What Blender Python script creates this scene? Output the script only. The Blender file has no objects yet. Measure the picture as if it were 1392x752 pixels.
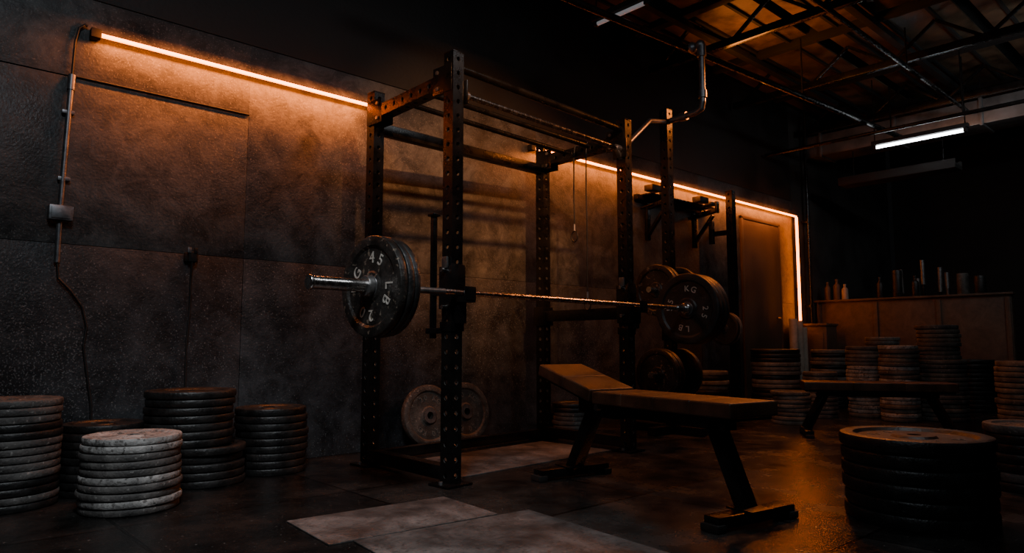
import bpy, bmesh, math, random
from mathutils import Matrix, Vector
random.seed(7)
scene=bpy.context.scene
COL=scene.collection

# ---------------------------------------------------------------- materials
def mk(name,c1,c2,rough=(.4,.7),metal=0.0,scale=6.0,bump=.15,bscale=60,speck=None,spscale=90,spthr=.68,speckamt=.7,blotch=0):
    m=bpy.data.materials.new(name); m.use_nodes=True
    nt=m.node_tree; N=nt.nodes; L=nt.links
    b=N['Principled BSDF']
    tc=N.new('ShaderNodeTexCoord')
    n1=N.new('ShaderNodeTexNoise'); n1.inputs['Scale'].default_value=scale; n1.inputs['Detail'].default_value=8; n1.inputs['Roughness'].default_value=.62
    L.new(tc.outputs['Object'],n1.inputs['Vector'])
    r=N.new('ShaderNodeValToRGB'); r.color_ramp.elements[0].position=.35; r.color_ramp.elements[1].position=.68
    r.color_ramp.elements[0].color=(*c1,1); r.color_ramp.elements[1].color=(*c2,1)
    L.new(n1.outputs['Fac'],r.inputs['Fac'])
    col=r.outputs['Color']
    if blotch:
        nb_=N.new('ShaderNodeTexNoise'); nb_.inputs['Scale'].default_value=7; nb_.inputs['Detail'].default_value=12; nb_.inputs['Roughness'].default_value=.75; nb_.inputs['Distortion'].default_value=.6
        L.new(tc.outputs['Object'],nb_.inputs['Vector'])
        rb=N.new('ShaderNodeValToRGB'); rb.color_ramp.elements[0].position=.40; rb.color_ramp.elements[1].position=.62
        rb.color_ramp.elements[0].color=(1-blotch,)*3+(1,); rb.color_ramp.elements[1].color=(1+blotch,)*3+(1,)
        L.new(nb_.outputs['Fac'],rb.inputs['Fac'])
        mb=N.new('ShaderNodeMix'); mb.data_type='RGBA'; mb.blend_type='MULTIPLY'; mb.inputs[0].default_value=1
        L.new(col,mb.inputs[6]); L.new(rb.outputs['Color'],mb.inputs[7]); col=mb.outputs[2]
    if speck:
        n3=N.new('ShaderNodeTexNoise'); n3.inputs['Scale'].default_value=spscale; n3.inputs['Detail'].default_value=3
        L.new(tc.outputs['Object'],n3.inputs['Vector'])
        n4=N.new('ShaderNodeTexNoise'); n4.inputs['Scale'].default_value=scale*.6; n4.inputs['Detail'].default_value=2
        L.new(tc.outputs['Object'],n4.inputs['Vector'])
        ad=N.new('ShaderNodeMath'); ad.operation='MULTIPLY_ADD'; L.new(n4.outputs['Fac'],ad.inputs[0]); ad.inputs[1].default_value=.25; L.new(n3.outputs['Fac'],ad.inputs[2])
        r3=N.new('ShaderNodeValToRGB'); r3.color_ramp.elements[0].position=spthr+.09; r3.color_ramp.elements[1].position=min(spthr+.15,.99)
        r3.color_ramp.elements[0].color=(0,0,0,1); r3.color_ramp.elements[1].color=(speckamt,speckamt,speckamt,1)
        L.new(ad.outputs[0],r3.inputs['Fac'])
        mx=N.new('ShaderNodeMix'); mx.data_type='RGBA'
        L.new(r3.outputs['Color'],mx.inputs[0]); L.new(col,mx.inputs[6]); mx.inputs[7].default_value=(*speck,1)
        col=mx.outputs[2]
    L.new(col,b.inputs['Base Color'])
    mr=N.new('ShaderNodeMapRange'); mr.inputs['From Min'].default_value=.3; mr.inputs['From Max'].default_value=.7
    mr.inputs['To Min'].default_value=rough[0]; mr.inputs['To Max'].default_value=rough[1]
    L.new(n1.outputs['Fac'],mr.inputs['Value']); L.new(mr.outputs[0],b.inputs['Roughness'])
    b.inputs['Metallic'].default_value=metal
    n2=N.new('ShaderNodeTexNoise'); n2.inputs['Scale'].default_value=bscale; n2.inputs['Detail'].default_value=5
    L.new(tc.outputs['Object'],n2.inputs['Vector'])
    bp=N.new('ShaderNodeBump'); bp.inputs['Strength'].default_value=bump; bp.inputs['Distance'].default_value=.01
    L.new(n2.outputs['Fac'],bp.inputs['Height']); L.new(bp.outputs[0],b.inputs['Normal'])
    return m
def emit(name,c,s):
    m=bpy.data.materials.new(name); m.use_nodes=True; b=m.node_tree.nodes['Principled BSDF']
    b.inputs['Base Color'].default_value=(*c,1); b.inputs['Emission Color'].default_value=(*c,1); b.inputs['Emission Strength'].default_value=s
    return m

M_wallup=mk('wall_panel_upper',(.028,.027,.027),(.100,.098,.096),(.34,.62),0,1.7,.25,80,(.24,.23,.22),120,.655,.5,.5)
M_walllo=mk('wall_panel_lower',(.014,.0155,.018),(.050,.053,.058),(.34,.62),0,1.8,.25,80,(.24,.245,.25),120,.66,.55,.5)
M_wall=mk('wall_dark_plaster',(.02,.019,.018),(.05,.047,.044),(.6,.85),0,2.5,.3,40)
M_wallx=mk('wall_top_dark',(.006,.0058,.0056),(.018,.017,.0165),(.5,.75),0,1.7,.3,40)  # darker tone for the wall above the panels
M_black=mk('matte_black_paint',(.006,.006,.006),(.014,.013,.012),(.7,.9),0,3,.2,30)
M_ceil=mk('ceiling_black',(.004,.004,.004),(.009,.0085,.008),(.8,.95),0,3,.2,30)
M_ceilp=mk('ceiling_board_stained',(.018,.012,.008),(.15,.095,.055),(.35,.7),0,3.2,.3,30)
M_steel=mk('black_powdercoat',(.005,.005,.0055),(.012,.0118,.0115),(.20,.36),.3,9,.08,180,(.09,.085,.08),120,.72,.4)
M_hole=mk('hole_edge_steel',(.14,.14,.14),(.28,.27,.26),(.3,.5),.8,30,.05,100)
M_chrome=mk('brushed_chrome',(.5,.49,.48),(.70,.68,.66),(.18,.32),1.0,40,.05,200)
M_pipe=mk('galvanised_pipe',(.18,.18,.19),(.33,.33,.34),(.3,.5),.8,20,.05,90)
M_duct=mk('duct_sheet_metal',(.14,.14,.14),(.28,.275,.27),(.28,.45),.6,4,.2,8)
M_rubA=mk('rubber_plate_dark',(.006,.006,.006),(.020,.0195,.019),(.32,.55),0,14,.3,90,(.12,.11,.10),90,.715,.4)
M_rubB=mk('rubber_plate_grey',(.045,.043,.042),(.12,.114,.108),(.55,.8),0,12,.4,90,(.32,.31,.29),60,.67,.6,.3)
M_rubW=mk('rubber_plate_dusty',(.20,.195,.188),(.42,.41,.395),(.6,.85),0,16,.5,80,(.04,.036,.032),60,.60,.75,.35)
M_rubT=mk('rubber_plate_tan',(.08,.068,.056),(.20,.175,.15),(.55,.8),0,12,.4,90,(.34,.31,.27),60,.68,.5,.3)
M_rubL=mk('rubber_plate_scuffed',(.035,.031,.027),(.11,.098,.085),(.5,.75),0,9,.4,90,(.28,.25,.21),50,.66,.6,.4)
M_iron=mk('iron_plate_worn',(.014,.013,.012),(.045,.040,.036),(.28,.5),.3,12,.3,80,(.34,.27,.20),40,.665,.6)
M_letter=mk('raised_letter_paint',(.38,.35,.31),(.62,.58,.52),(.4,.6),.1,40,.1,90)
M_letterD=mk('raised_letter_faded',(.12,.11,.10),(.25,.23,.20),(.4,.6),.1,40,.1,90)
M_leather=mk('bench_vinyl_brown',(.034,.015,.008),(.082,.038,.020),(.30,.50),0,10,.25,160)
M_mat=mk('floor_mat_grey',(.05,.048,.047),(.15,.145,.14),(.33,.58),0,3,.4,70,(.02,.02,.02),50,.64,.5,.4)
M_cable=mk('cable_rubber',(.008,.008,.008),(.014,.014,.014),(.5,.6),0,10,.05,50)
M_wood=mk('partition_plywood',(.06,.036,.023),(.12,.074,.048),(.5,.7),0,2.0,.2,30,None,90,.68,.7,.25)
M_door=mk('door_panel_paint',(.05,.032,.022),(.09,.06,.04),(.45,.65),0,2.0,.15,30)
M_pale=mk('pale_roll_foam',(.25,.21,.17),(.38,.33,.27),(.6,.8),0,10,.2,60)
M_led=emit('led_orange',(1.0,.19,.006),15)
M_tube=emit('tube_white',(.92,.97,1.0),16)
M_tube2=emit('tube_white_dim',(.9,.95,1.0),.1)

# floor
def floor_mat():
    m=bpy.data.materials.new('rubber_tile_floor'); m.use_nodes=True
    nt=m.node_tree;N=nt.nodes;L=nt.links;b=N['Principled BSDF']
    tc=N.new('ShaderNodeTexCoord')
    br=N.new('ShaderNodeTexBrick'); br.inputs['Scale'].default_value=1.0
    br.inputs['Brick Width'].default_value=1.0; br.inputs['Row Height'].default_value=1.0
    br.inputs['Mortar Size'].default_value=.008; br.inputs['Mortar Smooth'].default_value=.3
    br.offset=0; br.inputs['Color1'].default_value=(.009,.0088,.0088,1); br.inputs['Color2'].default_value=(.030,.029,.028,1); br.inputs['Mortar'].default_value=(.003,.003,.003,1)
    L.new(tc.outputs['Object'],br.inputs['Vector'])
    n=N.new('ShaderNodeTexNoise'); n.inputs['Scale'].default_value=3.2; n.inputs['Detail'].default_value=9; n.inputs['Roughness'].default_value=.68
    L.new(tc.outputs['Object'],n.inputs['Vector'])
    r=N.new('ShaderNodeValToRGB'); r.color_ramp.elements[0].position=.35; r.color_ramp.elements[1].position=.72
    r.color_ramp.elements[0].color=(.35,.35,.35,1); r.color_ramp.elements[1].color=(2.2,2.15,2.1,1)
    L.new(n.outputs['Fac'],r.inputs['Fac'])
    mx=N.new('ShaderNodeMix'); mx.data_type='RGBA'; mx.blend_type='MULTIPLY'; mx.inputs[0].default_value=1
    L.new(br.outputs['Color'],mx.inputs[6]); L.new(r.outputs['Color'],mx.inputs[7])
    sp=N.new('ShaderNodeTexNoise'); sp.inputs['Scale'].default_value=60; sp.inputs['Detail'].default_value=3
    L.new(tc.outputs['Object'],sp.inputs['Vector'])
    r2=N.new('ShaderNodeValToRGB'); r2.color_ramp.elements[0].position=.66; r2.color_ramp.elements[1].position=.74
    L.new(sp.outputs['Fac'],r2.inputs['Fac'])
    mx2=N.new('ShaderNodeMix'); mx2.data_type='RGBA'; L.new(r2.outputs['Color'],mx2.inputs[0]); L.new(mx.outputs[2],mx2.inputs[6]); mx2.inputs[7].default_value=(.15,.14,.13,1)
    L.new(mx2.outputs[2],b.inputs['Base Color'])
    mr=N.new('ShaderNodeMapRange'); mr.inputs['From Min'].default_value=.35; mr.inputs['From Max'].default_value=.65; mr.inputs['To Min'].default_value=.10; mr.inputs['To Max'].default_value=.34
    L.new(n.outputs['Fac'],mr.inputs['Value']); L.new(mr.outputs[0],b.inputs['Roughness'])
    bp=N.new('ShaderNodeBump'); bp.inputs['Strength'].default_value=.3; bp.inputs['Distance'].default_value=.006
    nb=N.new('ShaderNodeTexNoise'); nb.inputs['Scale'].default_value=90; nb.inputs['Detail'].default_value=5
    L.new(tc.outputs['Object'],nb.inputs['Vector'])
    ma=N.new('ShaderNodeMath'); ma.operation='MULTIPLY_ADD'; L.new(br.outputs['Fac'],ma.inputs[0]); ma.inputs[1].default_value=-1.2; L.new(nb.outputs['Fac'],ma.inputs[2])
    L.new(ma.outputs[0],bp.inputs['Height']); L.new(bp.outputs[0],b.inputs['Normal'])
    return m
M_floor=floor_mat()

# ---------------------------------------------------------------- builder
def frame(z,xh=None):
    z=Vector(z).normalized()
    if xh is None: xh=Vector((0,0,1)) if abs(z.z)<.9 else Vector((1,0,0))
    xh=Vector(xh)
    y=z.cross(xh)
    if y.length<1e-3: y=z.cross(Vector((1,0,0)))
    y.normalize(); x=y.cross(z).normalized()
    return Matrix((x,y,z)).transposed()
class B:
    def __init__(s): s.bm=bmesh.new(); s.mats=[]
    def mi(s,m):
        if m not in s.mats: s.mats.append(m)
        return s.mats.index(m)
    def merge(s,t,m):
        i=s.mi(m)
        for f in t.faces: f.material_index=i
        me=bpy.data.meshes.new('t'); t.to_mesh(me); t.free(); s.bm.from_mesh(me); bpy.data.meshes.remove(me)
    def box(s,c,size,m,rot=None,bev=0.0,seg=2):
        t=bmesh.new(); bmesh.ops.create_cube(t,size=1)
        bmesh.ops.scale(t,vec=size,verts=t.verts)
        if bev>0: bmesh.ops.bevel(t,geom=list(t.edges),offset=bev,segments=seg,affect='EDGES',profile=.6)
        M=Matrix.Translation(c)@(rot.to_4x4() if rot is not None else Matrix.Identity(4))
        t.transform(M); s.merge(t,m)
    def beam(s,p1,p2,w,h,m,up=(0,0,1),bev=.004):
        p1=Vector(p1);p2=Vector(p2); d=p2-p1
        R=frame(d,up)   # local x ~ up
        s.box((p1+p2)/2,(h,w,d.length),m,R,bev)
    def tube(s,p1,p2,r,m,seg=20,r2=None):
        p1=Vector(p1);p2=Vector(p2);d=p2-p1
        t=bmesh.new(); bmesh.ops.create_cone(t,cap_ends=True,segments=seg,radius1=r,radius2=r if r2 is None else r2,depth=d.length)
        t.transform(Matrix.Translation((p1+p2)/2)@frame(d).to_4x4()); s.merge(t,m)
    def ball(s,c,r,m):
        t=bmesh.new(); bmesh.ops.create_uvsphere(t,u_segments=14,v_segments=8,radius=r); t.transform(Matrix.Translation(c)); s.merge(t,m)
    def path(s,pts,r,m,seg=14):
        for a,b in zip(pts,pts[1:]): s.tube(a,b,r,m,seg)
        for p in pts[1:-1]: s.ball(p,r,m)
    def lathe(s,prof,o,axis,m,seg=56):
        t=bmesh.new(); F=frame(axis); o=Vector(o); rings=[]
        for k in range(seg):
            a=2*math.pi*k/seg; c,sn=math.cos(a),math.sin(a)
            rings.append([t.verts.new(o+F@Vector((r*c,r*sn,z))) for r,z in prof])
        n=len(prof)
        for k in range(seg):
            A=rings[k];Bq=rings[(k+1)%seg]
            for j in range(n):
                t.faces.new((A[j],Bq[j],Bq[(j+1)%n],A[(j+1)%n]))
        bmesh.ops.recalc_face_normals(t,faces=t.faces)
        s.merge(t,m)
    def perf(s,p1,p2,w,m,pitch=.075,hr=.0125,xh=(1,0,0)):
        p1=Vector(p1);p2=Vector(p2);d=p2-p1;Ln=d.length;F=frame(d,xh)
        n=max(1,int(Ln/pitch));ph=Ln/n
        t=bmesh.new(); hf=[]
        per=[]
        for k in range(16):
            a=k*22.5
            q=[(1,0),(1,.414),(1,1),(.414,1),(0,1),(-.414,1),(-1,1),(-1,.414),(-1,0),(-1,-.414),(-1,-1),(-.414,-1),(0,-1),(.414,-1),(1,-1),(1,-.414)][k]
            per.append(q)
        for side in range(4):
            ang=side*math.pi/2; nx=Vector((math.cos(ang),math.sin(ang),0)); tx=Vector((-math.sin(ang),math.cos(ang),0))
            for i in range(n):
                zc=(i+.5)*ph
                def P(u,v,dn): return p1+F@(nx*(w/2-dn)+tx*u+Vector((0,0,zc+v)))
                O=[t.verts.new(P(q[0]*w/2,q[1]*ph/2,0)) for q in per]
                C=[t.verts.new(P(hr*math.cos(k*math.pi/8),hr*math.sin(k*math.pi/8),0)) for k in range(16)]
                I=[t.verts.new(P(hr*math.cos(k*math.pi/8),hr*math.sin(k*math.pi/8),.006)) for k in range(16)]
                for k in range(16):
                    j=(k+1)%16
                    t.faces.new((O[k],O[j],C[j],C[k]))
                    hf.append(t.faces.new((C[k],C[j],I[j],I[k])))
        i0=s.mi(m); i1=s.mi(M_hole)
        for f in t.faces: f.material_index=i0
        for f in hf: f.material_index=i1
        bmesh.ops.remove_doubles(t,verts=t.verts,dist=.0002)
        me=bpy.data.meshes.new('t'); t.to_mesh(me); t.free(); s.bm.from_mesh(me); bpy.data.meshes.remove(me)
        for e in (p1,p2): s.box(e,(w+.004,w+.004,.006),m,F,.002)
    def text(s,ch,o,nrm,up,size,m,ext=.002):
        cu=bpy.data.curves.new('t','FONT'); cu.body=ch; cu.size=size; cu.extrude=ext; cu.align_x='CENTER'; cu.align_y='CENTER'
        ob=bpy.data.objects.new('t',cu); COL.objects.link(ob)
        bpy.context.view_layer.update()
        dg=bpy.context.evaluated_depsgraph_get()
        me=bpy.data.meshes.new_from_object(ob.evaluated_get(dg))
        z=Vector(nrm).normalized(); y=Vector(up).normalized(); x=y.cross(z)
        M=Matrix.Translation(o)@Matrix((x,y,z)).transposed().to_4x4()
        t=bmesh.new(); t.from_mesh(me); t.transform(M); s.merge(t,m)
        bpy.data.objects.remove(ob); bpy.data.meshes.remove(me); bpy.data.curves.remove(cu)
    def done(s,name,smooth=True,center=True):
        bm=s.bm
        off=Vector((0,0,0))
        if center:
            xs=[v.co for v in bm.verts]
            mn=Vector((min(c.x for c in xs),min(c.y for c in xs),min(c.z for c in xs)));mxx=Vector((max(c.x for c in xs),max(c.y for c in xs),max(c.z for c in xs)))
            off=Vector(((mn.x+mxx.x)/2,(mn.y+mxx.y)/2,mn.z))
            bmesh.ops.translate(bm,verts=bm.verts,vec=-off)
        me=bpy.data.meshes.new(name); bm.to_mesh(me); bm.free()
        for m in s.mats: me.materials.append(m)
        if smooth:
            for p in me.polygons: p.use_smooth=True
            me.set_sharp_from_angle(angle=math.radians(35))
        ob=bpy.data.objects.new(name,me); ob.location=off; COL.objects.link(ob); return ob

def prof(R,T):
    return [(.026,.12*T),(.27*R,.12*T),(.31*R,.28*T),(.76*R,.28*T),(.81*R,.05*T),(.94*R,0),(.985*R,.07*T),(R,.22*T),(R,.78*T),(.985*R,.93*T),(.94*R,T),(.81*R,.95*T),(.76*R,.72*T),(.31*R,.72*T),(.27*R,.88*T),(.026,.88*T)]

# ---------------------------------------------------------------- room shell
def slab(name,c,size,m,bev=0):
    b=B(); b.box(c,size,m,None,bev); return b.done(name,False,True)
WY=4.15
slab('floor',(4.75,.1,-.1),(14.9,8.5,.2),M_floor)
slab('ceiling',(4.75,.1,4.0),(14.9,8.5,.2),M_ceil)
slab('wall_back',(4.75,WY+.1+.012,1.95),(14.5,.2,3.9),M_wall)
slab('wall_front',(4.75,-4.1,1.95),(14.5,.2,3.9),M_black)
slab('wall_left',(-2.55,.05,1.95),(.1,8.1,3.9),M_black)
slab('wall_right',(12.05,.05,1.95),(.1,8.1,3.9),M_black)
b=B()
xs=[-2.45,-.84,1.60,4.04,6.48,8.62]
for a,c in zip(xs,xs[1:]):
    b.box(((a+c)/2,WY+.006,.61),(c-a-.003,.012,1.217),M_walllo,None,.0015)
    if c<2:
        b.box(((a+c)/2,WY+.006,1.22+.4375),(c-a-.002,.012,.873),M_wallup,None,.001)
        b.box(((a+c)/2,WY+.006,2.10+.22),(c-a-.0005,.012,.438),M_wallup,None,.0002)
    else:
        b.box(((a+c)/2,WY+.006,1.22+.66),(c-a-.001,.012,1.318),M_wallup,None,.0004)
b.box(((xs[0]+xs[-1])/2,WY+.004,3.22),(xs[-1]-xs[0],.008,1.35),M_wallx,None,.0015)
b.done('wall_panelling')

# door in back wall
b=B()
b.box((7.78,WY-.012,1.08),(.84,.024,2.15),M_door,None,.004)
b.box((7.34,WY-.015,1.1),(.04,.03,2.18),M_door,None,.004); b.box((8.22,WY-.015,1.1),(.04,.03,2.18),M_door,None,.004); b.box((7.78,WY-.015,2.18),(.92,.03,.04),M_door,None,.004)
b.tube((8.1,WY-.024,1.02),(8.1,WY-.08,1.02),.012,M_chrome); b.tube((8.1,WY-.075,1.02),(8.0,WY-.075,1.02),.01,M_chrome)
b.done('door_1')

# ---------------------------------------------------------------- LED strips
def led(name,p1,p2,hz=True):
    b=B(); p1=Vector(p1);p2=Vector(p2)
    b.beam(p1,p2,.018 if hz else .026,.018 if hz else .026,M_led,bev=.003)
    off=Vector((0,.018,.016)) if hz else Vector((.0,.024,0))
    b.beam(p1+off,p2+off,.02,.014 if hz else .02,M_black,bev=.002)
    if hz:
        b.box(p1+Vector((-.02,.01,.004)),(.05,.05,.05),M_black,None,.006)
    return b.done(name)
led('led_strip_light',(.78,WY-.045,2.34),(2.42,WY-.045,2.34))
led('led_strip_light',(3.98,WY-.045,2.34),(8.66,WY-.045,2.34))
led('led_strip_light',(8.66,WY-.045,.95),(8.66,WY-.045,2.33),False)

# conduit, box, cables on wall
b=B(); X=.653; y=WY-.02
b.tube((X,y,1.40),(X+.015,y,2.09),.013,M_pipe)
b.tube((X,y,1.12),(X,y,1.34),.013,M_pipe)
b.box((X,WY-.03,1.37),(.105,.06,.075),M_pipe,None,.006)
b.box((X,WY-.062,1.37),(.085,.006,.06),M_pipe,None,.003)
for z in (1.55,1.9): b.box((X+.008,WY-.015,z),(.055,.03,.02),M_pipe,None,.003)
b.tube((X+.013,y,2.02),(X+.015,y,2.10),.018,M_pipe)
b.path([(X+.015,y,2.09),(X+.02,y,2.28),(X+.035,y,2.36),(X+.06,y,2.385),(.725,y,2.38)],.006,M_cable)
b.path([(X+.015,WY-.008,2.10),(1.6,WY-.008,2.10)],.005,M_cable)
b.path([(X,y,1.13),(X+.01,y,1.04),(.72,y,.98),(.775,y,.90),(.80,y,.80),(.79,y,.70),(.815,y,.55),(.84,y,.40),(.85,y,.2),(.86,y,.02)],.006,M_cable)
b.done('electrical_conduit')
b=B()
b.box((1.295,WY-.015,1.20),(.07,.03,.05),M_black,None,.005)
b.box((1.295,WY-.04,1.20),(.045,.03,.055),M_black,None,.006); b.box((1.275,WY-.05,1.235),(.02,.02,.03),M_pipe,None,.003); b.box((1.31,WY-.05,1.235),(.02,.02,.03),M_black,None,.003)
b.path([(1.295,WY-.045,1.18),(1.295,WY-.03,1.08),(1.30,WY-.02,.9),(1.29,WY-.02,.7),(1.295,WY-.02,.4),(1.30,WY-.02,.05)],.006,M_cable)
b.done('power_outlet_cable')

# floor mats
for cx,cy,sx,sy,r in ((1.62,2.50,.74,.42,-.08),(1.68,1.86,.80,.82,-.1),(3.0,3.35,1.35,.62,.06)):
    b=B(); b.box((cx,cy,.003),(sx,sy,.006),M_mat,Matrix.Rotation(r,3,'Z'),.002); b.done('floor_mat')

# ---------------------------------------------------------------- power rack
A=Vector((2.20,2.885,0));Bp=Vector((2.21,3.69,0));C=Vector((3.765,2.99,0));D=Vector((3.775,3.80,0))
H=2.26; W=.075
xh=(C-A).normalized()
def up(v,z): return Vector((v.x,v.y,z))
b=B()
for p in (A,Bp,C,D): b.perf(up(p,.012),up(p,H),W,M_steel,.075,.013,xh)
for p in (A,Bp,C,D):
    b.box(up(p,.007),(.17,.15,.012),M_steel,frame((0,0,1),xh),.003)
    for dx in (-.065,.065):
        b.tube(up(p,.012)+xh*dx,up(p,.026)+xh*dx,.011,M_pipe,6)
ya=Vector((0,1,0))
for p,q in ((A,Bp),(C,D)):
    g=(q-p).normalized()
    b.perf(up(p,2.12)+g*.04,up(q,2.12)-g*.04,.075,M_steel,.09,.014,xh)
    b.beam(up(p,.06)+g*.03,up(q,.06)-g*.03,.07,.07,M_steel)
    for e,sg in ((p,1),(q,-1)):   # gusset plates
        for s2 in (-1,1):
            b.box(up(e,2.12)+g*sg*.05+xh*s2*.041,(.006,.15,.15),M_steel,frame((0,0,1),xh),.002)
            for dz in (-.045,.045): b.tube(up(e,2.12+dz)+g*sg*.09+xh*s2*.043,up(e,2.12+dz)+g*sg*.09+xh*s2*.053,.012,M_pipe,6)
# cross members
b.beam(up(Bp,2.04)+xh*.03,up(D,2.06)-xh*.03,.06,.07,M_steel)
b.beam(up(Bp,.05)+xh*.03,up(D,.05)-xh*.03,.06,.06,M_steel)
b.tube(up(A,2.19)+xh*.03,up(C,2.19)-xh*.03,.022,M_steel)
b.tube(up(A,2.05)+xh*.03-ya*.0,up(C,2.05)-xh*.03,.016,M_chrome)
for t_,z_ in ((.38,2.14),(.66,2.14)):
    b.tube(A.lerp(Bp,t_)+Vector((0,0,z_)),C.lerp(D,t_)+Vector((0,0,z_)),.017,M_steel)
for e,sg in ((A,1),(C,-1)):   # pull-up bar brackets
    b.box(up(e,2.05)+xh*sg*.05,(.012,.11,.13),M_steel,frame((0,0,1),xh),.003)
    b.beam(up(e,1.98)+xh*sg*.035,up(e,2.06)+xh*sg*.11,.03,.02,M_hole)
    b.tube(up(e,2.05)+xh*sg*.04,up(e,2.05)+xh*sg*.10,.024,M_pipe)
# safety beam right side
b.beam(up(C,.92)-ya*.06,up(D,.92)+ya*.02,.06,.08,M_steel)
b.box(up(C,.92)-ya*.02,(.11,.12,.14),M_steel,None,.005); b.box(up(D,.92)+ya*.0,(.11,.1,.14),M_steel,None,.005)
# J-cups
def jcup(p,k=-.03):
    R=frame((0,0,1),xh); n=Vector((xh.y,-xh.x,0))
    b.box(up(p,1.03+k)+n*.044,(.09,.012,.24),M_steel,R,.003)
    for s2 in (-1,1): b.box(up(p,1.03+k)+xh*s2*.043,(.010,.10,.22),M_steel,R,.003)
    b.box(up(p,.965+k)+n*.09,(.075,.10,.03),M_steel,R,.004)
    b.box(up(p,.90+k)+n*.06,(.05,.05,.11),M_steel,R,.004)
    b.box(up(p,.995+k)+n*.137,(.075,.012,.07),M_steel,R,.003)
    b.tube(up(p,1.12+k)-xh*.075,up(p,1.12+k)+xh*.075,.011,M_chrome)
    b.tube(up(p,.93+k)-xh*.07,up(p,.93+k)+xh*.07,.011,M_chrome)
    b.box(up(p,1.16+k)-xh*.05,(.015,.04,.06),M_hole,R,.003)
    b.box(up(p,.80),(.09,.09,.05),M_steel,R,.004)
jcup(A);jcup(C)
# band peg upright behind the near post
b.beam(up(A,.78)+ya*.10,up(A,.78)+ya*.2,.05,.03,M_steel); 
b.beam((2.2,3.05,.74),(2.2,3.05,1.40),.028,.028,M_steel,(1,0,0)); b.box((2.2,3.05,1.405),(.05,.05,.015),M_steel,None,.003)
b.beam((2.2,2.90,.98),(2.2,3.05,.98),.03,.03,M_steel)
b.done('power_rack')

# ropes hanging from right side beam
for yy,zb in ((3.42,1.45),(3.30,.95)):
    b=B()
    b.path([(3.735,yy,2.17),(3.72,yy,2.10),(3.722,yy+.005,1.8),(3.718,yy-.004,1.6),(3.72,yy,zb+.08)],.005,M_cable)
    pts=[(3.72+.0*math.sin(a),yy+.03*math.sin(a),zb+.04+.04*math.cos(a)) for a in [i*math.pi/6 for i in range(13)]]
    b.path(pts,.005,M_cable); b.tube((3.72,yy,zb+.08),(3.72,yy,zb+.13),.009,M_pipe)
    b.done('hanging_rope')

# ---------------------------------------------------------------- barbell
n=Vector((xh.y,-xh.x,0))
O=A+n*.09; O.z=.97
def bt(t): return O+xh*t
b=B()
b.tube(bt(-.45),bt(2.17),.0150,M_chrome,24)
for t0,t1 in ((-.873,-.45),(2.17,2.62)): b.tube(bt(t0),bt(t1),.029,M_chrome,28)
b.lathe([(.016,0),(.031,0),(.033,.003),(.033,.012),(.031,.015),(.016,.015)],bt(-.878),xh,M_chrome)
b.tube(bt(-.8785),bt(-.872),.016,M_black)
b.lathe([(.014,0),(.040,0),(.043,.004),(.043,.018),(.036,.024),(.014,.026)],bt(-.468),xh,M_chrome)
b.lathe([(.014,0),(.036,.0),(.042,.006),(.042,.02),(.040,.024),(.014,.026)],bt(2.17),xh,M_chrome)
b.tube(bt(2.06),bt(2.17),.024,M_chrome); b.tube(bt(-.45),bt(-.40),.020,M_chrome)
b.tube(bt(-.33),bt(-.13),.0157,M_hole,24)
def plate(t,R,T,m,face=False,txt=None,sz=.26):
    b.lathe(prof(R,T),bt(t),xh,m,72)
    if txt:
        F=frame(xh); 
        for k,ch in enumerate(txt):
            if ch==' ': continue
            a=2*math.pi*k/len(txt)
            rad=(Vector((0,0,1))*math.cos(a)+Vector((xh.y,-xh.x,0))*math.sin(a)*1)
            b.text(ch,bt(t+.28*T-.001)+rad*R*.56,-xh,rad,R*sz,M_letter)
    # hub steel ring
    b.lathe([(.026,0),(.05,0),(.052,.003),(.052,.006),(.026,.006)],bt(t+.10*T),xh,M_pipe,40)
plate(-.572,.232,.042,M_iron,True,'45 LB 20 KG ',.32)
plate(-.527,.232,.036,M_rubA); plate(-.488,.226,.034,M_rubA)
b.lathe([(.028,0),(.045,0),(.048,.005),(.048,.03),(.045,.034),(.028,.034)],bt(-.60),xh,M_hole,40)
plate(2.20,.262,.055,M_rubA,True,'KG  25  LB  55  ',.24); plate(2.257,.262,.055,M_rubA); plate(2.314,.262,.055,M_rubA); plate(2.371,.21,.05,M_rubA)
b.done('barbell')

# ---------------------------------------------------------------- benches
def pad(b,p1,p2,w,t,segs,m,upv=None):
    p1=Vector(p1);p2=Vector(p2);d=(p2-p1);L=d.length;dn=d.normalized()
    side=dn.cross(Vector((0,0,1))).normalized(); upn=side.cross(dn).normalized()
    R=Matrix((side,dn,upn)).transposed()
    for i in range(segs):
        c=p1+dn*(L*(i+.5)/segs)-upn*t/2
        b.box(c,(w,L/segs+.004,t),m,R,.010,4)
    b.box(p1+dn*L/2-upn*(t+.006),(w-.04,L-.03,.014),M_black,R,.003)
ax=Vector((.174,.985,0));pv=Vector((.985,-.174,0)); c0=Vector((2.72,2.05,0))
def bp_(a,z,s=0): return c0+ax*a+pv*s+Vector((0,0,z))
b=B()
pad(b,bp_(-.62,.48),bp_(.23,.48),.29,.062,4,M_leather)
pad(b,bp_(.245,.487),bp_(.68,.60),.29,.062,2,M_leather)
b.beam(bp_(-.50,.385),bp_(.48,.385),.07,.06,M_steel)
b.beam(bp_(-.42,.375),bp_(-.57,.05),.085,.055,M_steel,(0,1,0))
b.beam(bp_(.38,.375),bp_(.57,.05),.085,.055,M_steel,(0,1,0))
b.beam(bp_(.15,.36),bp_(.33,.36),.12,.03,M_steel)
b.beam(bp_(.52,.49),bp_(.44,.37),.05,.035,M_steel,(0,1,0))
b.beam(bp_(.27,.415),bp_(.62,.505),.10,.03,M_steel)
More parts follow.
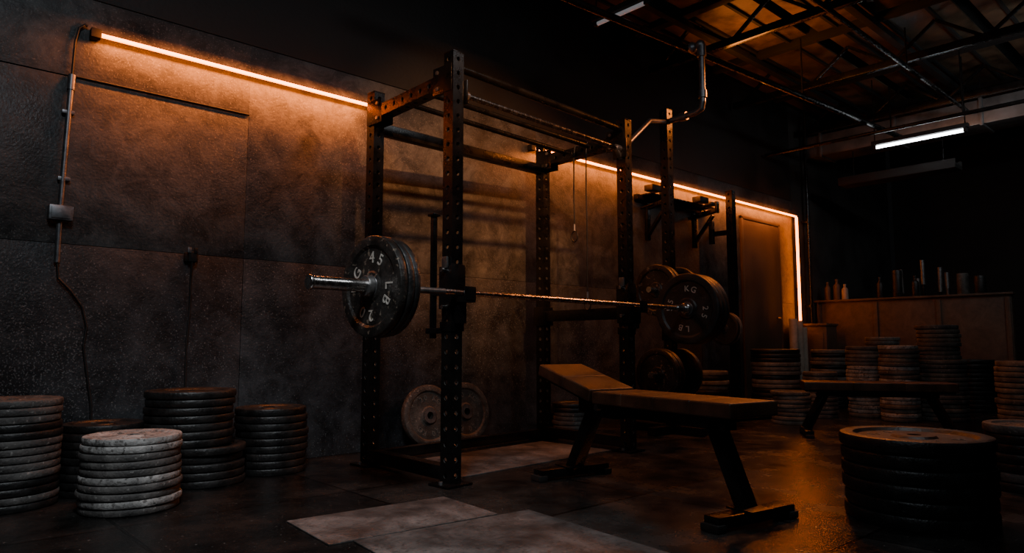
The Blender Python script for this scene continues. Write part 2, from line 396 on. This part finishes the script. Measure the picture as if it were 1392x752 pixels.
for a in (-.585,.585):
    b.beam(bp_(a,.036,-.225),bp_(a,.036,.225),.075,.045,M_steel)
    for s in (-.215,.215): b.box(bp_(a,.016,s),(.05,.09,.03),M_black,frame((0,0,1),pv),.006)
    b.box(bp_(a,.062,0),(.14,.13,.008),M_steel,frame((0,0,1),pv),.002)
for s in (-.09,.09):
    b.tube(bp_(.235,.40,s*1.3),bp_(.235,.40,s*1.0),.016,M_pipe)
b.done('weight_bench')

b=B()
P1=Vector((5.47,2.60,0));P2=Vector((6.02,1.70,0)); d=(P2-P1).normalized(); sd=Vector((d.y,-d.x,0))
pad(b,P1+Vector((0,0,.42)),P2+Vector((0,0,.42)),.28,.065,3,M_leather)
b.beam(P1+d*.1+Vector((0,0,.33)),P2-d*.1+Vector((0,0,.33)),.06,.05,M_steel)
for e,s in ((P1,1),(P2,-1)):
    b.beam(e+d*s*.16+Vector((0,0,.33)),e+d*s*.02+Vector((0,0,.05)),.08,.05,M_steel,(0,1,0))
    b.beam(e+d*s*.02+sd*.21+Vector((0,0,.03)),e+d*s*.02-sd*.21+Vector((0,0,.03)),.06,.045,M_steel)
    for q in (-.2,.2): b.box(e+d*s*.02+sd*q+Vector((0,0,.012)),(.06,.07,.024),M_black,frame((0,0,1),d),.005)
b.done('weight_bench')

# ---------------------------------------------------------------- plate stacks
def stack(x,y,h,r,n_,mats,jit=.008,shape=None,seed=0):
    rnd=random.Random(seed+int(x*100)+int(y*10))
    b=B(); T=h/n_; z=0
    for i in range(n_):
        rr=r*(1+rnd.uniform(-.035,.01)); ox=oy=0
        if shape: 
            k,ox,oy=shape(i,n_); rr*=k
        m=mats[rnd.randrange(len(mats))]
        b.lathe(prof(rr,T*.965),(x+ox+rnd.uniform(-jit,jit),y+oy+rnd.uniform(-jit,jit),z),(0,0,1),m,64)
        z+=T
    # raised top lettering
    for k,ch in enumerate('45  LB  '):
        if ch==' ': continue
        a=2*math.pi*k/8+1.0; rad=Vector((math.cos(a),math.sin(a),0))
        b.text(ch,Vector((x+ox,y+oy,z-T*.30))+rad*r*.55,(0,0,1),-rad,r*.26,M_letterD)
    return b.done('weight_plate_stack')
stack(.47,3.84,.47,.20,14,[M_rubB,M_rubB,M_rubA],.006)
stack(.855,3.925,.33,.185,9,[M_rubA])
stack(.87,3.447,.318,.203,10,[M_rubW,M_rubW,M_rubW,M_rubB],.004)
stack(1.25,3.87,.475,.222,12,[M_rubA],.006,lambda i,n:(.93,.05,-.05) if i<5 else (1,-.01,.0))
stack(1.70,3.90,.36,.198,9,[M_rubA])
stack(3.22,1.06,.345,.285,6,[M_rubA],.006)
stack(4.28,.88,.32,.20,7,[M_rubB,M_rubA])
stack(6.66,1.38,.58,.2,14,[M_rubT,M_rubB])
stack(7.12,2.45,.70,.17,18,[M_rubB,M_rubT,M_rubW])
stack(7.50,2.22,.89,.225,22,[M_rubT,M_rubB],.008,lambda i,n:(1,0,0) if i<14 else (.82,-.02,0))
stack(7.32,2.84,.69,.165,18,[M_rubB,M_rubT,M_rubW])
stack(8.39,3.05,.79,.18,18,[M_rubB,M_rubT])
stack(8.06,3.50,.65,.2,15,[M_rubT,M_rubA])
stack(6.95,3.58,.66,.245,15,[M_rubT,M_rubA])
stack(6.17,3.04,.29,.17,8,[M_rubB,M_rubT])
stack(4.24,3.93,.24,.17,7,[M_rubB,M_rubA])
stack(6.12,3.86,.45,.2,10,[M_rubA,M_rubT])
stack(8.65,2.25,.55,.21,12,[M_rubA])
stack(6.9,3.1,.44,.16,11,[M_rubT,M_rubB])

# leaning plates
def lean(x,extra,m):
    th=math.radians(9);R=.213;T=.05
    cy=4.136-R*math.sin(th)-T/2*math.cos(th)-extra; cz=R*math.cos(th)+T/2*math.sin(th)+.002
    nn=Vector((0,-math.cos(th),math.sin(th))); c=Vector((x,cy,cz)); u=Vector((0,math.sin(th),math.cos(th)))
    b=B(); b.lathe(prof(R,T),c-nn*T/2,nn,m,64)
    for k,ch in enumerate('20 KG     20 KG     '):
        if ch==' ': continue
        a=-2*math.pi*k/20+.5; rad=Vector((1,0,0))*math.sin(-a)+u*math.cos(-a)
        b.text(ch,c+nn*(T*.22+.001)+rad*R*.58,nn,rad,R*.24,M_letterD)
    b.lathe([(.026,0),(.05,0),(.052,.003),(.052,.006),(.026,.006)],c+nn*T*.38,nn,M_pipe,40)
    b.done('weight_plate')
lean(2.87,.058,M_rubL); lean(3.24,0,M_rubL)

# ---------------------------------------------------------------- second rack posts with plate horns
b=B(); p=Vector((4.78,3.35,0))
b.perf(up(p,.05),up(p,2.66),.075,M_steel,.075,.013,(1,0,0))
b.beam((4.5,3.35,.035),(5.25,3.35,.035),.075,.06,M_steel); b.beam((4.78,3.05,.035),(4.78,3.75,.035),.075,.06,M_steel)
for z,R,ms in ((1.14,.205,(M_iron,M_rubA)),(.47,.205,(M_iron,M_rubA))):
    b.tube((4.78,3.35,z),(4.50,3.35,z),.024,M_chrome); b.tube((4.78,3.35,z),(5.06,3.35,z),.024,M_chrome)
    b.lathe(prof(R,.045),(4.58,3.35,z),(1,0,0),ms[0],64); b.lathe(prof(R,.045),(4.632,3.35,z),(1,0,0),ms[1],64)
    b.lathe(prof(R,.045),(4.88,3.35,z),(1,0,0),ms[1],64)
b.box((4.78,3.35,.8),(.1,.1,.12),M_steel,None,.005)
b.done('plate_storage_post')
b=B(); p=Vector((6.68,3.88,0))
b.perf(up(p,.012),up(p,2.34),.075,M_steel,.075,.013,(1,0,0)); b.box((6.68,3.88,.006),(.14,.14,.012),M_steel,None,.003)
for z in (1.9,.9): b.beam((6.68,3.88,z),(6.68,4.14,z),.05,.05,M_steel)
b.tube((6.68,3.88,.87),(6.40,3.88,.87),.024,M_chrome); b.lathe(prof(.17,.04),(6.46,3.88,.87),(1,0,0),M_rubA,56); b.lathe(prof(.17,.04),(6.52,3.88,.87),(1,0,0),M_rubT,56)
b.done('plate_storage_post')

# wall-mounted bar hanger
b=B()
b.box((5.98,4.12,2.13),(1.25,.05,.05),M_steel,None,.004)
b.box((5.98,4.06,2.155),(1.1,.14,.015),M_steel,None,.003)
for xx in (5.55,6.36):
    b.box((xx,4.125,1.95),(.06,.03,.46),M_steel,None,.004)
    b.beam((xx,4.12,2.05),(xx,3.86,2.09),.05,.045,M_steel); b.box((xx,3.85,2.12),(.05,.025,.12),M_steel,None,.004)
    b.beam((xx,4.12,1.78),(xx,3.90,2.04),.04,.03,M_steel)
    b.box((xx-.1,3.98,2.20),(.16,.1,.06),M_rubA,None,.01); b.box((xx+.12,4.0,2.19),(.1,.08,.04),M_rubA,None,.01)
    b.tube((xx-.14,4.1,2.02),(xx-.14,3.95,2.04),.012,M_steel); b.beam((xx,3.92,1.98),(xx,3.92,1.74),.035,.05,M_steel,(0,1,0))
b.done('wall_bar_hanger')

# ---------------------------------------------------------------- partition & clutter
b=B()
b.box((9.25,3.06,.63),(.08,2.15,1.26),M_wood,None,.004)
b.box((9.24,3.06,1.27),(.12,2.2,.025),M_wood,None,.004)
for yy in (4.1,3.4,2.7,2.02): b.box((9.20,yy,.62),(.02,.05,1.22),M_wood,None,.003)
b.done('partition_low_wall')
b=B(); b.box((8.92,3.98,.47),(.30,.30,.94),M_wood,None,.006); b.box((8.92,3.98,.955),(.34,.33,.03),M_wood,None,.006); b.box((8.765,3.98,.5),(.01,.22,.7),M_wood,None,.003); b.done('wooden_cabinet')
def bottle(x,y,z,r,h,m):
    b=B(); b.lathe([(0.001,0),(r*.92,0),(r,.01),(r,h*.62),(r*.9,h*.7),(r*.4,h*.8),(r*.4,h*.9),(r*.48,h*.91),(r*.48,h),(0.001,h)],(x,y,z),(0,0,1),m,24); b.done('water_bottle')
for yy,r,h,m in ((4.0,.04,.24,M_wood),(3.88,.045,.27,M_wood),(3.78,.04,.2,M_pale),(3.35,.04,.26,M_rubA),(2.95,.04,.25,M_rubA)): bottle(9.25,yy,1.283,r,h,m)
def roller(x,y,z,r,h,m,name='foam_roller'):
    b=B(); b.lathe([(r*.45,0),(r*.95,0),(r,.008),(r,h-.008),(r*.95,h),(r*.45,h)],(x,y,z),(0,0,1),m,28)
    for k in range(1,6): b.lathe([(r*.97,-.004),(r*1.03,-.004),(r*1.03,.004),(r*.97,.004)],(x,y,z+h*k/6),(0,0,1),m,28)
    b.done(name)
roller(9.25,2.45,1.283,.06,.24,M_rubL); roller(9.25,2.28,1.283,.06,.2,M_rubA); roller(9.25,3.15,1.283,.055,.33,M_rubA)
for xx,hh in ((8.33,1.02),(8.47,1.0),(8.58,.92)): roller(xx,4.04,0,.05,hh,M_pale,'rolled_exercise_mat')
b=B()   # bars standing behind the partition in a floor holder
b.box((9.5,2.9,.06),(.3,.7,.12),M_steel,None,.01)
for i,(yy,hh,tl) in enumerate(((2.65,1.55,.03),(2.78,1.62,-.03),(2.92,1.72,.02),(3.05,1.5,-.05),(3.15,1.62,.04))):
    b.tube((9.5,yy,.1),(9.5,yy+tl,hh),.014,M_steel); b.tube((9.5,yy+tl*.8,hh-.28),(9.5,yy+tl,hh+.02),.026,M_hole)
b.done('barbell_floor_holder')
b=B(); b.tube((8.93,4.08,.97),(8.93,4.08,2.5),.02,M_steel); b.tube((8.93,4.08,2.5),(8.93,4.08,3.68),.02,M_steel)
for z in (1.2,2.3,3.3): b.box((8.93,4.11,z),(.08,.08,.03),M_steel,None,.004)
b.done('riser_pipe')

# ---------------------------------------------------------------- ceiling services
b=B()
b.path([(2.6,3.24,3.1),(4.75,3.09,3.1),(8.4,2.84,3.1),(8.9,2.81,3.1)],.028,M_steel)
b.path([(3.80,2.99,2.10),(4.30,3.16,2.42),(4.74,3.33,2.55)],.017,M_pipe)
b.path([(4.78,3.30,2.56),(4.76,3.05,2.56),(4.755,2.99,2.58),(4.75,2.975,2.63),(4.75,2.975,3.07)],.024,M_pipe)
b.tube((4.77,3.20,2.56),(4.77,3.14,2.56),.034,M_pipe); b.tube((4.75,2.975,2.66),(4.75,2.975,2.72),.034,M_pipe)
b.tube((4.75,2.975,3.0),(4.75,2.975,3.09),.036,M_pipe); b.ball((4.75,3.06,3.1),.045,M_pipe); b.ball((4.75,2.985,3.1),.04,M_pipe)
for xx,yy in ((3.4,3.18),(6.5,2.97),(8.4,2.84)):
    b.tube((xx,yy,3.1),(xx,yy,3.68),.008,M_steel,8)
b.done('overhead_pipe')
b=B()
b.path([(4.4,2.2,3.3),(8.9,2.2,3.3)],.022,M_steel)
for xx in (5,7): b.tube((xx,2.2,3.3),(xx,2.2,3.68),.008,M_steel,8)
b.done('overhead_pipe')
b=B(); b.path([(7.9,4.1,3.0),(7.9,-1.5,3.0)],.02,M_steel)
for yy in (3.6,2,.4,-1.2): b.tube((7.9,yy,3),(7.9,yy,3.68),.007,M_steel,8)
b.done('overhead_pipe')
# joists
b=B()
for i,xx in enumerate((1.2,2.6,4.0,5.4,6.8,8.2,9.6,11.0)):
    b.box((xx,.05,3.82),(.09,8.1,.16),M_ceil,None,.004)
for yy in (3.6,2.4,1.2,0,-1.2): b.box((4.75,yy,3.72),(14.4,.07,.06),M_ceil,None,.004)
b.done('ceiling_beams')
b=B()
for i in range(5):
    for j in range(4):
        b.box((4.0+1.4*i+.7,3.55-1.2*j,3.80+.012*((i+j)%2)),(1.25,1.08,.02),M_ceilp,None,.003)
        for k in range(3): b.box((4.0+1.4*i+.7,3.55-1.2*j-.36+.36*k,3.785),(1.25,.03,.03),M_ceil,None,.002)
b.done('ceiling_boards')
# truss brace
b=B()
for xx in (5.6,7.2,8.8):
    b.beam((xx,4.1,3.45),(xx,-2,3.45),.06,.07,M_steel)
    for k in range(7): b.beam((xx,4.0-k*.8,3.45),(xx,3.6-k*.8,3.75),.03,.03,M_steel); b.beam((xx,3.6-k*.8,3.75),(xx,3.2-k*.8,3.45),.03,.03,M_steel)
b.done('ceiling_truss')
# duct
b=B()
b.box((9.2,1.2,3.30),(.42,5.8,.28),M_duct,None,.008)
for yy in (3.9,3.0,2.1,1.2,.3,-.6): 
    b.box((9.2,yy,3.30),(.46,.035,.32),M_duct,None,.004)
    for s in (-.2,.2): b.tube((9.2+s,yy,3.44),(9.2+s,yy,3.68),.006,M_steel,8)
b.done('air_duct')
b=B()
b.box((9.0,3.0,2.72),(.25,1.3,.05),M_black,None,.006); b.box((8.88,3.0,2.75),(.02,1.3,.1),M_black,None,.004); b.box((9.12,3.0,2.75),(.02,1.3,.1),M_black,None,.004)
for yy in (2.5,3.5): b.tube((9.0,yy,2.75),(9.0,yy,3.14),.008,M_steel,8)
b.done('cable_tray')
# tube lamps
def tubelamp(x,y0,y1,z,m):
    b=B(); b.tube((x,y0,z),(x,y1,z),.017,m,16)
    b.box((x,(y0+y1)/2,z+.045),(.07,abs(y1-y0)+.06,.045),M_black,None,.005)
    for yy in (y0,y1): b.box((x,yy,z+.01),(.045,.03,.06),M_black,None,.004); b.tube((x,yy,z+.06),(x,yy,3.68),.006,M_steel,8)
    b.done('fluorescent_tube_light')
tubelamp(8.15,2.05,2.93,2.9,M_tube)
tubelamp(4.18,3.08,3.58,3.3,M_tube2)

# ---------------------------------------------------------------- lights
def area(name,loc,target,size,energy,color,sy=None,spread=180):
    l=bpy.data.lights.new(name,'AREA'); l.energy=energy; l.color=color; l.size=size
    if sy: l.shape='RECTANGLE'; l.size_y=sy
    l.spread=math.radians(spread)
    o=bpy.data.objects.new(name,l); COL.objects.link(o); o.location=loc
    o.rotation_euler=(Vector(target)-Vector(loc)).to_track_quat('-Z','Y').to_euler()
    return o
def spot(name,loc,target,energy,color,ang,blend=.8,r=.12):
    l=bpy.data.lights.new(name,'SPOT'); l.energy=energy; l.color=color; l.spot_size=math.radians(ang); l.spot_blend=blend; l.shadow_soft_size=r
    o=bpy.data.objects.new(name,l); COL.objects.link(o); o.location=loc
    o.rotation_euler=(Vector(target)-Vector(loc)).to_track_quat('-Z','Y').to_euler()
ORG=(1,.235,.035)
def ledlight(name,x0,x1,e):
    l=bpy.data.lights.new(name,'AREA'); l.shape='RECTANGLE'; l.size=x1-x0; l.size_y=.03; l.energy=e; l.color=ORG
    o=bpy.data.objects.new(name,l); COL.objects.link(o); o.location=((x0+x1)/2,WY-.13,2.36)
    o.rotation_euler=(math.radians(28),0,0)
ledlight('led_wash_lamp',.8,2.4,24)
ledlight('led_wash_lamp',4.0,8.6,32)
spot('warm_wall_spot',(1.6,.2,3.3),(3.35,4.15,1.8),1000,(1,.39,.13),33,1,.05)
spot('cool_floor_spot',(.3,1.0,3.6),(1.3,2.8,.1),270,(.94,.97,1),52,1,.2)
area('cool_ceiling_lamp',(.0,.6,3.5),(1.5,3.8,.3),.6,17,(.80,.91,1),None,150)
area('rack_edge_fill',(3.6,.9,3.6),(3.0,2.4,0),.5,8,(.95,.97,1),None,140)  # added neutral fill for highlights on the rack edges, no fixture modelled
area('orange_room_lamp',(5.6,2.6,3.0),(3.8,2.2,0),.35,24,(1,.25,.04),None,140)
area('orange_ceiling_uplight',(6.0,3.3,3.15),(6.3,2.8,3.9),.4,11,(1,.29,.05),None,165)
area('duct_fill',(7.3,.7,3.0),(9.2,2.4,2.9),.9,8,(.9,.96,1),.1,150)  # added cool fill for the duct and back area, no tube fitting here
w=bpy.data.worlds.new('World'); scene.world=w; w.use_nodes=True
w.node_tree.nodes['Background'].inputs[0].default_value=(.02,.02,.022,1); w.node_tree.nodes['Background'].inputs[1].default_value=.1

cam=bpy.data.cameras.new('Camera'); cam.sensor_width=36; cam.lens=950/1392*36; cam.clip_start=.02
co=bpy.data.objects.new('Camera',cam); COL.objects.link(co); co.location=(0,0,.71)
co.rotation_euler=(math.radians(90+5.53),0,math.radians(47.76-90)); scene.camera=co
